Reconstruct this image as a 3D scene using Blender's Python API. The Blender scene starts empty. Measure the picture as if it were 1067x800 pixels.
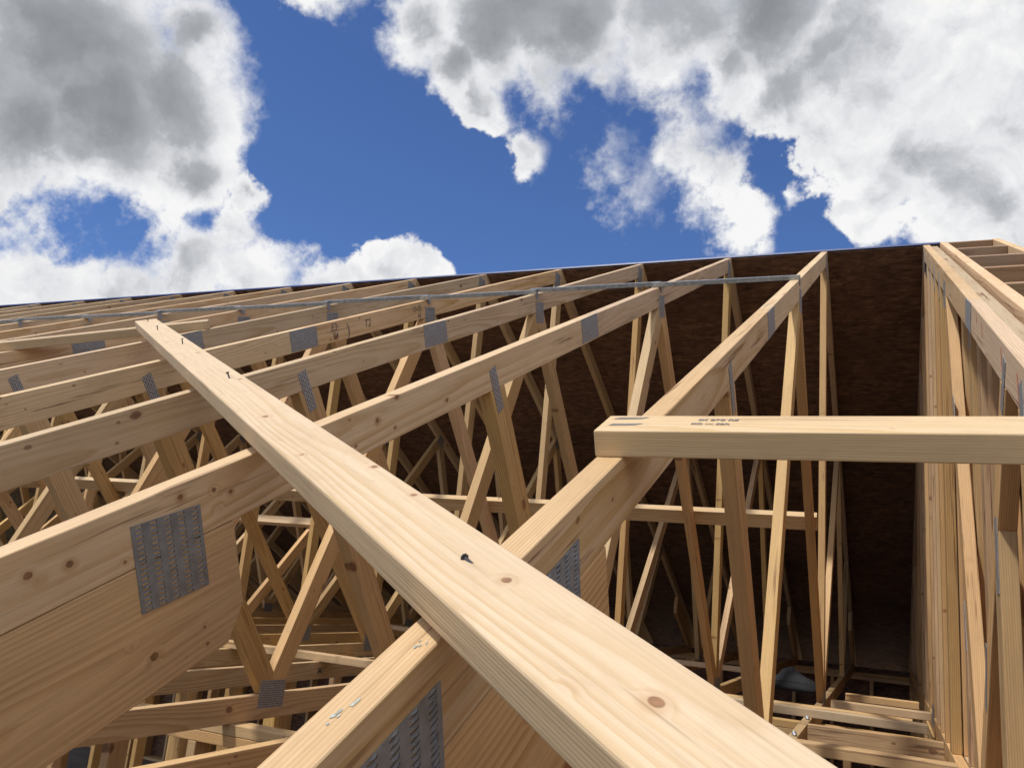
import bpy, bmesh, math, random
from mathutils import Vector, Matrix
random.seed(7)
scene = bpy.context.scene
col = scene.collection
R = math.radians

# ------------------------------------------------------------------ sizes
S = 0.6096                    # truss spacing
TT = math.tan(0.4476)         # roof slope
CA, SA = math.cos(0.4476), math.sin(0.4476)
TH = 0.038                    # lumber thickness
WD = 0.089                    # lumber width
VD = WD / CA                  # vertical depth of the top chord
ZB = -2.765                   # top of the bottom chords
ZC = ZB - WD                  # underside of the bottom chords
ZF = -5.30                    # floor
GX = 0.5605                   # left face of the gable truss

# ------------------------------------------------------------------ nodes helper
class N:
    def __init__(s, tree): s.t = tree; s.n = tree.nodes; s.l = tree.links
    def new(s, typ, **kw):
        o = s.n.new(typ)
        for k, v in kw.items(): setattr(o, k, v)
        return o
    def put(s, sock, v):
        if hasattr(v, 'links') or isinstance(v, bpy.types.NodeSocket): s.l.new(v, sock)
        else: sock.default_value = v
    def m(s, op, a, b=None, c=None, clamp=False):
        o = s.new('ShaderNodeMath', operation=op, use_clamp=clamp)
        s.put(o.inputs[0], a)
        if b is not None: s.put(o.inputs[1], b)
        if c is not None: s.put(o.inputs[2], c)
        return o.outputs[0]
    def v(s, op, a, b=None, out=0):
        o = s.new('ShaderNodeVectorMath', operation=op)
        s.put(o.inputs[0], a)
        if b is not None: s.put(o.inputs[1], b)
        return o.outputs[out]
    def noise(s, vec, scale, detail=4, rough=.5, dist=0.):
        o = s.new('ShaderNodeTexNoise'); s.put(o.inputs['Vector'], vec)
        s.put(o.inputs['Scale'], scale); o.inputs['Detail'].default_value = detail
        o.inputs['Roughness'].default_value = rough; o.inputs['Distortion'].default_value = dist
        return o.outputs[0]
    def mr(s, x, a, b, c=0., d=1., smooth=False):
        o = s.new('ShaderNodeMapRange')
        if smooth: o.interpolation_type = 'SMOOTHSTEP'
        s.put(o.inputs[0], x)
        for i, q in enumerate((a, b, c, d)): s.put(o.inputs[i+1], q)
        return o.outputs[0]
    def mix(s, f, a, b, mode='MIX'):
        o = s.new('ShaderNodeMix', data_type='RGBA', blend_type=mode)
        s.put(o.inputs[0], f); s.put(o.inputs[6], a); s.put(o.inputs[7], b)
        return o.outputs[2]
    def comb(s, x, y, z):
        o = s.new('ShaderNodeCombineXYZ')
        for i, q in enumerate((x, y, z)): s.put(o.inputs[i], q)
        return o.outputs[0]

def new_mat(name):
    m = bpy.data.materials.new(name); m.use_nodes = True
    n = N(m.node_tree); b = m.node_tree.nodes['Principled BSDF']
    return m, n, b

def wood_mat(name, base=(.72, .53, .325), late=(.55, .345, .145), knotc=(.15, .07, .03), ring=.0044,
             knots=1.0, tone=.19, dirt=.35, pith=.13, streaks=.8, wobamp=.036, kn=()):
    m, n, b = new_mat(name)
    at = n.new('ShaderNodeAttribute', attribute_name='grain').outputs['Vector']
    rnd = n.new('ShaderNodeObjectInfo').outputs['Random']
    off = n.comb(n.m('MULTIPLY', rnd, 71.3), n.m('MULTIPLY', rnd, 37.7), n.m('MULTIPLY', rnd, 53.1))
    p = n.v('ADD', at, off)
    sx = n.new('ShaderNodeSeparateXYZ'); n.put(sx.inputs[0], at)
    # knots: sparse cells
    def spots(scl, thr, rmax, edge):
        vo = n.new('ShaderNodeTexVoronoi', feature='F1'); n.put(vo.inputs['Vector'], n.v('ADD', n.v('MULTIPLY', p, scl), n.v('MULTIPLY', off, (.37, .61, .23))))
        vo.inputs['Scale'].default_value = 1.; vo.inputs['Randomness'].default_value = .95
        vs = n.new('ShaderNodeSeparateColor'); n.put(vs.inputs[0], vo.outputs['Color'])
        kr = n.mr(vs.outputs[0], thr, 1., rmax*.25, rmax)
        on = n.m('GREATER_THAN', vs.outputs[0], thr)
        kd = n.m('SUBTRACT', vo.outputs['Distance'], kr)
        kd = n.m('ADD', kd, n.m('MULTIPLY', n.m('SUBTRACT', jit, .5), rmax*.5))
        return n.m('MULTIPLY', n.mr(kd, -edge, edge, 1., 0., True), on), n.m('MULTIPLY', n.mr(kd, -.01, edge*7, 1., 0., True), on)
    jit = n.noise(p, 60, 2)
    kmask, khalo = spots((5.5, 9.0, 1.3), .28, .115 * knots, .010)
    for (ku, kv_, krad) in kn:
        dv = n.v('MULTIPLY', n.v('SUBTRACT', at, (ku, kv_, 0.)), (.75, 1., 0.))
        kd = n.m('ADD', n.m('SUBTRACT', n.v('LENGTH', dv, out=1), krad), n.m('MULTIPLY', n.m('SUBTRACT', jit, .5), krad*.7))
        kmask = n.m('MAXIMUM', kmask, n.mr(kd, -.0007, .0007, 1., 0., True))
        khalo = n.m('MAXIMUM', khalo, n.mr(kd, 0., krad*1.6+.003, 1., 0., True))
    kpin, _ = spots((13., 24., 2.5), .45, .12 * knots, .03)
    # year rings round a pith that lies off the board and wanders along it
    wob = n.noise(n.v('MULTIPLY', p, (.75, .9, .9)), 1., 1, .5)
    wob2 = n.noise(n.v('MULTIPLY', p, (2.2, 7, 7)), 1., 2, .5)
    py = n.m('ADD', sx.outputs[1], n.m('MULTIPLY', n.m('SUBTRACT', n.noise(n.v('MULTIPLY', off, (3., 3., 3.)), 1., 0), .5), .25))
    pz = n.m('ADD', sx.outputs[2], n.m('ADD', pith * .35, n.m('MULTIPLY', rnd, pith)))
    pz = n.m('ADD', pz, n.m('MULTIPLY', sx.outputs[0], .006))
    rad = n.m('SQRT', n.m('ADD', n.m('MULTIPLY', py, py), n.m('MULTIPLY', pz, pz)))
    rad = n.m('ADD', rad, n.m('MULTIPLY', wob, wobamp))
    rad = n.m('ADD', rad, n.m('MULTIPLY', wob2, .006))
    rad = n.m('ADD', rad, n.m('MULTIPLY', khalo, .003))
    fr = n.m('FRACT', n.m('DIVIDE', rad, ring))
    rings = n.m('MULTIPLY', n.mr(fr, .25, .92, 0., 1., True), n.mr(fr, .93, 1., 1., 0.))
    ringf = n.m('MULTIPLY', rings, n.mr(n.noise(n.v('MULTIPLY', p, (1.5, 9, 9)), 1., 2), .35, .65, .3, 1.))
    fib = n.noise(n.v('MULTIPLY', p, (6., 260., 260.)), 1., 3, .6)
    fib2 = n.noise(n.v('MULTIPLY', p, (2.2, 60., 60.)), 1., 3, .6)
    blot = n.noise(n.v('MULTIPLY', p, (2.5, 8., 8.)), 1., 4, .6)
    c = n.mix(ringf, (*base, 1), (*late, 1))
    c = n.mix(n.mr(fib, .35, .75, 0., .32), c, (*[q * .62 for q in late], 1))
    c = n.mix(n.mr(blot, .45, .8, 0., dirt), c, (.36, .22, .11, 1))
    # dark checks and pitch streaks
    st = n.m('MULTIPLY', n.mr(fib2, .60, .66, 0., 1.), n.mr(n.noise(n.v('MULTIPLY', p, (1.1, 5., 5.)), 1., 2), .46, .6, 0., streaks))
    c = n.mix(n.mr(n.noise(n.v('MULTIPLY', p, (14., 30., 30.)), 1., 4, .7), .52, .78, 0., .30), c, (.40, .27, .15, 1))
    c = n.mix(st, c, (.20, .10, .045, 1))
    c = n.mix(n.m('MULTIPLY', khalo, .28), c, (.42, .22, .09, 1))
    c = n.mix(n.m('MULTIPLY', kpin, .75), c, (*[q * 1.5 for q in knotc], 1))
    kc = n.mix(n.mr(jit, .35, .65), (*knotc, 1), (*[q * 1.9 for q in knotc], 1))
    c = n.mix(n.m('MULTIPLY', kmask, .85), c, kc)
    val = n.m('ADD', 1 - tone, n.m('MULTIPLY', n.m('FRACT', n.m('MULTIPLY', rnd, 17.37)), 1.6 * tone))
    hs = n.new('ShaderNodeHueSaturation'); n.put(hs.inputs['Value'], val); n.put(hs.inputs['Color'], c)
    n.put(hs.inputs['Saturation'], n.m('ADD', .86, n.m('MULTIPLY', n.m('FRACT', n.m('MULTIPLY', rnd, 7.77)), .22)))
    n.put(hs.inputs['Hue'], n.m('ADD', .4945, n.m('MULTIPLY', n.m('FRACT', n.m('MULTIPLY', rnd, 29.1)), .011)))
    n.put(b.inputs['Base Color'], hs.outputs[0])
    n.put(b.inputs['Roughness'], n.mr(fib, .3, .7, .55, .75))
    b.inputs['Specular IOR Level'].default_value = .3
    bp = n.new('ShaderNodeBump'); bp.inputs['Strength'].default_value = .35; bp.inputs['Distance'].default_value = .0012
    h = n.m('ADD', n.m('MULTIPLY', fib, .6), n.m('MULTIPLY', rings, -.25)); h = n.m('SUBTRACT', h, n.m('MULTIPLY', st, 1.2))
    n.put(bp.inputs['Height'], h); n.put(b.inputs['Normal'], bp.outputs[0])
    return m

M_WOOD = wood_mat('spruce_lumber')
M_WOOD2 = wood_mat('spruce_lumber_clean', base=(.69, .525, .34), late=(.56, .375, .175), knots=.8, dirt=.14, streaks=.4, tone=.05, ring=.0036, pith=.12, wobamp=.026)
M_BEAM = wood_mat('spruce_plank', base=(.69, .53, .345), late=(.60, .43, .24), knots=.6, dirt=.16, streaks=.4, tone=.03, ring=.0034, pith=.10, wobamp=.030,
                  kn=((3.381,.012,.0042),(3.589,.004,.0048),(3.12,.033,.0035),(2.85,-.022,.003),(2.98,.035,.004),(2.1,.028,.004),(2.55,-.01,.005),(1.5,.02,.005),(1.1,-.02,.004),(3.9,-.02,.004)))
M_CHORD1 = wood_mat('spruce_chord', base=(.72, .53, .32), late=(.55, .345, .145), tone=.04, ring=.0052,
                    kn=((-.288,.010,.0048),(-.231,.001,.0042),(-.038,.025,.0040),(.029,.015,.0035),(.064,.001,.0032),(-.15,-.029,.0025),(.20,-.012,.004),(.5,.01,.005),(.8,-.015,.005)))
M_WEB = wood_mat('web_lumber', base=(.68, .455, .215), late=(.50, .29, .105), knots=1.1, tone=.2)
M_HEEL = wood_mat('fir_plank', base=(.68, .455, .23), late=(.50, .285, .115), ring=.0062, knots=.7, tone=.05, pith=.07, dirt=.2, streaks=.15)
M_STUD = wood_mat('stud_lumber', base=(.66, .45, .22), late=(.48, .27, .10), knots=1.2, tone=.24, dirt=.5, streaks=.95)
M_LOOK = wood_mat('lookout_lumber', base=(.46, .30, .19), late=(.34, .20, .11), tone=.06)  # darker, browner base colour for the lookout boards
M_ROUGH = wood_mat('rough_lumber', base=(.55, .42, .27), late=(.36, .24, .13), knots=1.3, tone=.1, dirt=.7, streaks=1.)

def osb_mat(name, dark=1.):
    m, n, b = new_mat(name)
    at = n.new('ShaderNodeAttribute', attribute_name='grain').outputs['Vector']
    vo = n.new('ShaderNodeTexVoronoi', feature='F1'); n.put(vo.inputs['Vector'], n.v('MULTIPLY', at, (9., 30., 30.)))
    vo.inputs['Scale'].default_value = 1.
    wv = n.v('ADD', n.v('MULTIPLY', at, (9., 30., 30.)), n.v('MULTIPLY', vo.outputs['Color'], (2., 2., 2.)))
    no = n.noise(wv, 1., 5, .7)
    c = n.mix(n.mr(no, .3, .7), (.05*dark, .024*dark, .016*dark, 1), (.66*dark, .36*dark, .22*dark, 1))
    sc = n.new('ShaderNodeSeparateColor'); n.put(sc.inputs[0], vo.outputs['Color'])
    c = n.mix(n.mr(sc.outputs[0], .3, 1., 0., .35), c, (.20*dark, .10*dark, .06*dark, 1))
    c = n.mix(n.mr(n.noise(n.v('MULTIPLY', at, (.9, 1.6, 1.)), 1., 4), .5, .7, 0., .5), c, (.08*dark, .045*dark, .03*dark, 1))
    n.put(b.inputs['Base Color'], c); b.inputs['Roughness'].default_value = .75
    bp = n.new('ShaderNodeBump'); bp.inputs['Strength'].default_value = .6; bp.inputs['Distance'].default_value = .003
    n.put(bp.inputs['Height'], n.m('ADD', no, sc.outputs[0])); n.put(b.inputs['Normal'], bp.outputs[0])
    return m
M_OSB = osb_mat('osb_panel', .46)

def steel_mat(name, colr=(.40, .42, .44), slots=True, rough=.45, metal=.75):
    m, n, b = new_mat(name)
    at = n.new('ShaderNodeAttribute', attribute_name='grain').outputs['Vector']
    no = n.noise(at, 60, 4, .6)
    sp = n.new('ShaderNodeTexVoronoi'); n.put(sp.inputs['Vector'], at); sp.inputs['Scale'].default_value = 220
    c = n.mix(n.mr(no, .3, .7), (*[q * .72 for q in colr], 1), (*[q * 1.15 for q in colr], 1))
    if slots:
        s = n.new('ShaderNodeSeparateXYZ'); n.put(s.inputs[0], at)
        u = n.m('FRACT', n.m('DIVIDE', s.outputs[0], .0082)); 
        row = n.m('FLOOR', n.m('DIVIDE', s.outputs[0], .0082))
        vv = n.m('FRACT', n.m('ADD', n.m('DIVIDE', s.outputs[1], .0165), n.m('MULTIPLY', n.m('MODULO', row, 2.), .5)))
        a = n.m('MULTIPLY', n.m('LESS_THAN', n.m('ABSOLUTE', n.m('SUBTRACT', u, .5)), .22), n.m('LESS_THAN', n.m('ABSOLUTE', n.m('SUBTRACT', vv, .5)), .34))
        c = n.mix(n.m('MULTIPLY', a, .85), c, (.12, .08, .05, 1))
        bp = n.new('ShaderNodeBump'); bp.inputs['Strength'].default_value = .8; bp.inputs['Distance'].default_value = .002
        n.put(bp.inputs['Height'], n.m('SUBTRACT', 1., a)); n.put(b.inputs['Normal'], bp.outputs[0])
        n.put(b.inputs['Metallic'], n.m('MULTIPLY', n.m('SUBTRACT', 1., a), metal))
    else: b.inputs['Metallic'].default_value = metal
    n.put(b.inputs['Base Color'], c)
    n.put(b.inputs['Roughness'], n.mr(no, .3, .7, rough - .1, rough + .15))
    return m
M_PLATE = steel_mat('galvanised_nail_plate', (.40, .415, .43), metal=.45, rough=.55)
M_PLATE_NEAR = steel_mat('galvanised_nail_plate_bare', (.27, .28, .29), slots=False, metal=.35, rough=.6)
M_STEEL = steel_mat('galvanised_steel', (.50, .53, .57), slots=False, rough=.38)
M_NAIL = steel_mat('nail_steel', (.10, .10, .11), slots=False, rough=.5, metal=.8)

def flat_mat(name, c, rough=.7, var=.25, scale=8, metal=0.):
    m, n, b = new_mat(name)
    tc = n.new('ShaderNodeTexCoord').outputs['Object']
    no = n.noise(tc, scale, 5, .6)
    n.put(b.inputs['Base Color'], n.mix(n.mr(no, .3, .7), (*[q * (1 - var) for q in c], 1), (*[min(1, q * (1 + var)) for q in c], 1)))
    b.inputs['Roughness'].default_value = rough; b.inputs['Metallic'].default_value = metal
    return m
M_BLUE = flat_mat('blue_underlayment', (.003, .026, .15), .45, .15)
M_INK = flat_mat('marker_ink', (.17, .13, .10), .8, .2, 90)
M_BLACK = flat_mat('black_ink', (.006, .006, .007), .95, .1, 90)
M_STAMP = flat_mat('stamp_ink', (.20, .18, .17), .8, .3, 90)
M_CHALK = flat_mat('blue_chalk', (.42, .44, .38), .9, .3, 120)
M_RED = flat_mat('red_crayon', (.62, .20, .12), .9, .3, 120)
M_BAG = flat_mat('grey_plastic', (.016, .017, .021), .8, .3, 12)
M_FLOOR = flat_mat('subfloor', (.11, .095, .08), .85, .35, 3)
M_SLAB = flat_mat('concrete', (.30, .30, .29), .85, .2, 2)
M_TARP = flat_mat('blue_tarp', (.10, .17, .27), .5, .3, 4)
M_SIDING = flat_mat('house_wrap', (.5,.5,.5), .6, .08, 2)

def dirt_mat():
    m, n, b = new_mat('site_dirt')
    tc = n.new('ShaderNodeTexCoord').outputs['Object']
    a = n.noise(tc, .35, 8, .6); g = n.noise(tc, 9, 6, .7)
    c = n.mix(n.mr(a, .35, .65), (.17, .13, .09, 1), (.27, .22, .16, 1))
    c = n.mix(n.mr(n.noise(tc, .02, 4), .5, .6), c, (.06, .09, .03, 1))
    c = n.mix(n.mr(g, .4, .75, 0., .6), c, (.09, .075, .06, 1))
    n.put(b.inputs['Base Color'], c); b.inputs['Roughness'].default_value = .95
    bp = n.new('ShaderNodeBump'); bp.inputs['Distance'].default_value = .05; n.put(bp.inputs['Height'], g); n.put(b.inputs['Normal'], bp.outputs[0])
    return m
M_DIRT = dirt_mat()

# ------------------------------------------------------------------ object helpers
def tag(o, label=None, cat=None, group=None, kind=None):
    if label: o['label'] = label
    if cat: o['category'] = cat
    if group: o['group'] = group
    if kind: o['kind'] = kind
    return o
def empty(name, loc, label, cat, group=None):
    o = bpy.data.objects.new(name, None); o.location = loc; col.objects.link(o); o.empty_display_size = .1
    return tag(o, label, cat, group)
def link(name, bm, mat, parent=None, smooth=False):
    me = bpy.data.meshes.new(name); bm.normal_update(); bm.to_mesh(me); bm.free()
    me.materials.append(mat)
    if smooth:
        for f in me.polygons: f.use_smooth = True
    o = bpy.data.objects.new(name, me); col.objects.link(o)
    if parent is not None:
        o.parent = parent
        o.matrix_parent_inverse = Matrix.Translation(-Vector(parent.location))
    return o

def finish(bm, frame, bev, seg):
    """bevel, then write the board's own grain coordinates (metres along, across, through)"""
    if bev:
        es = [e for e in bm.edges if len(e.link_faces) == 2 and e.calc_face_angle(0) > .5]
        bmesh.ops.bevel(bm, geom=es, offset=bev, segments=seg, affect='EDGES', profile=.6)
    lay = bm.verts.layers.float_vector.new('grain')
    O, a, b, c = frame
    for v in bm.verts:
        d = v.co - O
        v[lay] = Vector((d.dot(a), d.dot(b), d.dot(c)))

def prism(bm, pts, x0, x1):
    """pts: polygon in (y,z); extruded from x0 to x1"""
    A = [bm.verts.new((x0, y, z)) for y, z in pts]; B = [bm.verts.new((x1, y, z)) for y, z in pts]
    k = len(pts)
    fs = [bm.faces.new(A), bm.faces.new(B[::-1])]
    for i in range(k): fs.append(bm.faces.new((A[i], B[i], B[(i+1) % k], A[(i+1) % k])))
    bmesh.ops.recalc_face_normals(bm, faces=fs)

def clip(poly, p, nrm):
    """keep the side of the half plane where (q-p).nrm <= 0"""
    out = []
    f = lambda q: (q[0]-p[0])*nrm[0] + (q[1]-p[1])*nrm[1]
    for i in range(len(poly)):
        a, b = poly[i], poly[(i+1) % len(poly)]; fa, fb = f(a), f(b)
        if fa <= 0: out.append(a)
        if (fa < 0 < fb) or (fb < 0 < fa):
            t = fa/(fa-fb); out.append((a[0]+(b[0]-a[0])*t, a[1]+(b[1]-a[1])*t))
    res = []
    for q in out:
        if not res or math.hypot(q[0]-res[-1][0], q[1]-res[-1][1]) > 1e-4: res.append(q)
    if len(res) > 1 and math.hypot(res[0][0]-res[-1][0], res[0][1]-res[-1][1]) < 1e-4: res.pop()
    return res

def strip(a, b, w=WD, ext=.2):
    d = Vector((b[0]-a[0], b[1]-a[1])).normalized(); nn = Vector((-d.y, d.x)) * w/2
    A = Vector(a) - d*ext; B = Vector(b) + d*ext
    return [tuple(A-nn), tuple(B-nn), tuple(B+nn), tuple(A+nn)]

def member(name, poly, x0, x1, mat, parent, along, bev=.0025, seg=2):
    bm = bmesh.new(); prism(bm, poly, x0, x1)
    d = Vector((0, along[0], along[1])).normalized(); c = Vector((1, 0, 0)); b = c.cross(d)
    cy = sum(q[0] for q in poly)/len(poly); cz = sum(q[1] for q in poly)/len(poly)
    finish(bm, (Vector((x0, cy, cz)), d, b, c), bev, seg)
    return link(name, bm, mat, parent, False)

def beam(name, P0, P1, wdir, w, t, mat, parent=None, bev=.003, seg=2, warp=0.):
    """a straight board from P0 to P1 (centre line), w wide along wdir, t thick"""
    P0, P1 = Vector(P0), Vector(P1); d = (P1-P0).normalized()
    wv = Vector(wdir); wv = (wv - d*wv.dot(d)).normalized(); tv = d.cross(wv)
    bm = bmesh.new(); L = (P1-P0).length; k = 1 if not warp else 10
    rings = []
    for i in range(k+1):
        s = i/k; c = P0 + (P1-P0)*s + wv*warp*math.sin(s*math.pi)
        rings.append([bm.verts.new(c + wv*(w/2)*a + tv*(t/2)*b) for a, b in ((-1,-1),(1,-1),(1,1),(-1,1))])
    bm.faces.new(rings[0]); bm.faces.new(rings[-1][::-1])
    for i in range(k):
        for j in range(4): bm.faces.new((rings[i][j], rings[i+1][j], rings[i+1][(j+1) % 4], rings[i][(j+1) % 4]))
    bmesh.ops.recalc_face_normals(bm, faces=bm.faces[:])
    finish(bm, (P0, d, wv, tv), bev, seg)
    return link(name, bm, mat, parent)

def plate(parent, cy, cz, lu, lv, ang, x, side=1, mat=None, name='nail_plate', th=.0014):
    """toothed steel plate in the truss plane, centre (cy,cz), size lu x lv, turned by ang, on the face x"""
    ca, sa = math.cos(ang), math.sin(ang)
    P = [(cy + ca*u - sa*v, cz + sa*u + ca*v) for u, v in ((-lu/2,-lv/2),(lu/2,-lv/2),(lu/2,lv/2),(-lu/2,lv/2))]
    bm = bmesh.new(); a, b = (x+.0003, x+th) if side > 0 else (x-th, x-.0003)
    prism(bm, P, a, b)
    finish(bm, (Vector((x, cy, cz)), Vector((0, -sa, ca)), Vector((0, ca, sa)), Vector((1,0,0))), 0, 1)
    return link(name, bm, mat or M_PLATE, parent)

def big_plate(parent, C, ncol, pitch_u, rows, lv, x, name='nail_plate'):
    """close-up nail plate with real punched slots and teeth burrs. C: four corners (y,z) going round"""
    def P(u, v):
        a = Vector(C[0]).lerp(Vector(C[1]), u); b = Vector(C[3]).lerp(Vector(C[2]), u)
        q = a.lerp(b, v); return q
    bm = bmesh.new()
    x1 = x + .0016
    # u breaks / v breaks
    us = [0.]; hole_u = []
    for c in range(ncol):
        u0 = (c + .5)/ncol - .23/ncol; u1 = u0 + .46/ncol
        hole_u.append(len(us)); us += [u0, u1]
    us.append(1.)
    vs = [0.]; hole_v = []
    for r in range(rows):
        v0 = (r + .5)/rows - .30/rows; v1 = v0 + .52/rows
        hole_v.append(len(vs)); vs += [v0, v1]
    vs.append(1.)
    rr = random.Random(3)
    G = {}
    for layer, xx in ((0, x + .0003), (1, x1)):
        for i, u in enumerate(us):
            for j, v in enumerate(vs):
                q = P(u, v + (.12/rows if (i//2) % 2 else 0)*(0 < j < len(vs)-1))
                G[layer, i, j] = bm.verts.new((xx, q[0], q[1]))
    def hole(i, j): return i in hole_u and j in hole_v
    ni, nj = len(us)-1, len(vs)-1
    for i in range(ni):
        for j in range(nj):
            if hole(i, j): continue
            bm.faces.new([G[1, i, j], G[1, i+1, j], G[1, i+1, j+1], G[1, i, j+1]])
            for di, dj, e in ((-1,0,((i,j),(i,j+1))), (1,0,((i+1,j+1),(i+1,j))), (0,-1,((i+1,j),(i,j))), (0,1,((i,j+1),(i+1,j+1)))):
                a, b = i+di, j+dj
                if not (0 <= a < ni and 0 <= b < nj) or hole(a, b):
                    bm.faces.new([G[1, e[0][0], e[0][1]], G[0, e[0][0], e[0][1]], G[0, e[1][0], e[1][1]], G[1, e[1][0], e[1][1]]])
    # raised lips beside the slots
    for i in hole_u:
        for j in hole_v:
            a = G[1, i, j+1].co; b = G[1, i+1, j+1].co; dn = (G[1, i, j].co - a).normalized()
            h = .0009 + rr.random()*.0010
            p = [a + (b-a)*.08, a + (b-a)*.92]
            w = dn*.0011
            V = [bm.verts.new(q) for q in (p[0]-w, p[1]-w, p[1]+w*.6, p[0]+w*.6)]
            T = [bm.verts.new((p[0]*.6+p[1]*.4)+Vector((h,0,0))), bm.verts.new((p[0]*.3+p[1]*.7)+Vector((h,0,0)))]
            bm.faces.new((V[0], V[1], T[1], T[0])); bm.faces.new((V[2], V[3], T[0], T[1]))
            bm.faces.new((V[1], V[2], T[1])); bm.faces.new((V[3], V[0], T[0]))
    bmesh.ops.recalc_face_normals(bm, faces=bm.faces[:])
    c0 = Vector((x, C[0][0], C[0][1]))
    finish(bm, (c0, Vector((0,1,0)), Vector((0,0,1)), Vector((1,0,0))), 0, 1)
    return link(name, bm, M_PLATE_NEAR, parent)

def lettering(txt, origin, udir, ndir, size, mat, parent, name='lettering', shear=.0, bold=0.0004):
    cu = bpy.data.curves.new('t', 'FONT'); cu.body = txt; cu.size = size; cu.shear = shear; cu.offset = bold
    cu.extrude = .00015
    tmp = bpy.data.objects.new('t', cu); col.objects.link(tmp)
    dg = bpy.context.evaluated_depsgraph_get()
    me = bpy.data.meshes.new_from_object(tmp.evaluated_get(dg)); bpy.data.objects.remove(tmp)
    u = Vector(udir).normalized(); nn = Vector(ndir).normalized(); v = nn.cross(u)
    Mx = Matrix((u, v, nn)).transposed().to_4x4(); Mx.translation = Vector(origin) + nn*.0006
    me.transform(Mx); me.materials.clear(); me.materials.append(mat)
    o = bpy.data.objects.new(name, me); col.objects.link(o)
    o.parent = parent
    o.matrix_parent_inverse = Matrix.Translation(-Vector(parent.location))
    return o

def mark(pts, mat, parent, name='paint_mark', ndir=(1,0,0)):
    """a thin daub of paint: polygon of 3-D points"""
    bm = bmesh.new(); nn = Vector(ndir).normalized()*.0006
    vs = [bm.verts.new(Vector(p)+nn) for p in pts]; bm.faces.new(vs)
    return link(name, bm, mat, parent)

# ------------------------------------------------------------------ trusses
def under(y): return TT*(-abs(y)) - VD          # underside of the top chord
N1, N2, B1 = -3.50, -1.80, -2.66
def cl_below_chord(poly, sgn):
    return clip(poly, (0, -VD - .001), (-TT*1., 1.) if sgn < 0 else (TT, 1.))
def web(a, b, sgn, cuts=()):
    p = strip(a, b)
    p = cl_below_chord(p, sgn)
    p = clip(p, (0, ZB + .001), (0, -1.))
    for q, nn in cuts: p = clip(p, q, nn)
    return p
def bis(node, d1, d2, gap=.0008):
    """half plane cut between two webs that leave node along d1 (kept) and d2"""
    a = Vector(d1).normalized(); b = Vector(d2).normalized(); nn = (b - a).normalized()
    return ((node[0]-nn.x*gap, node[1]-nn.y*gap), (nn.x, nn.y))

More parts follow.
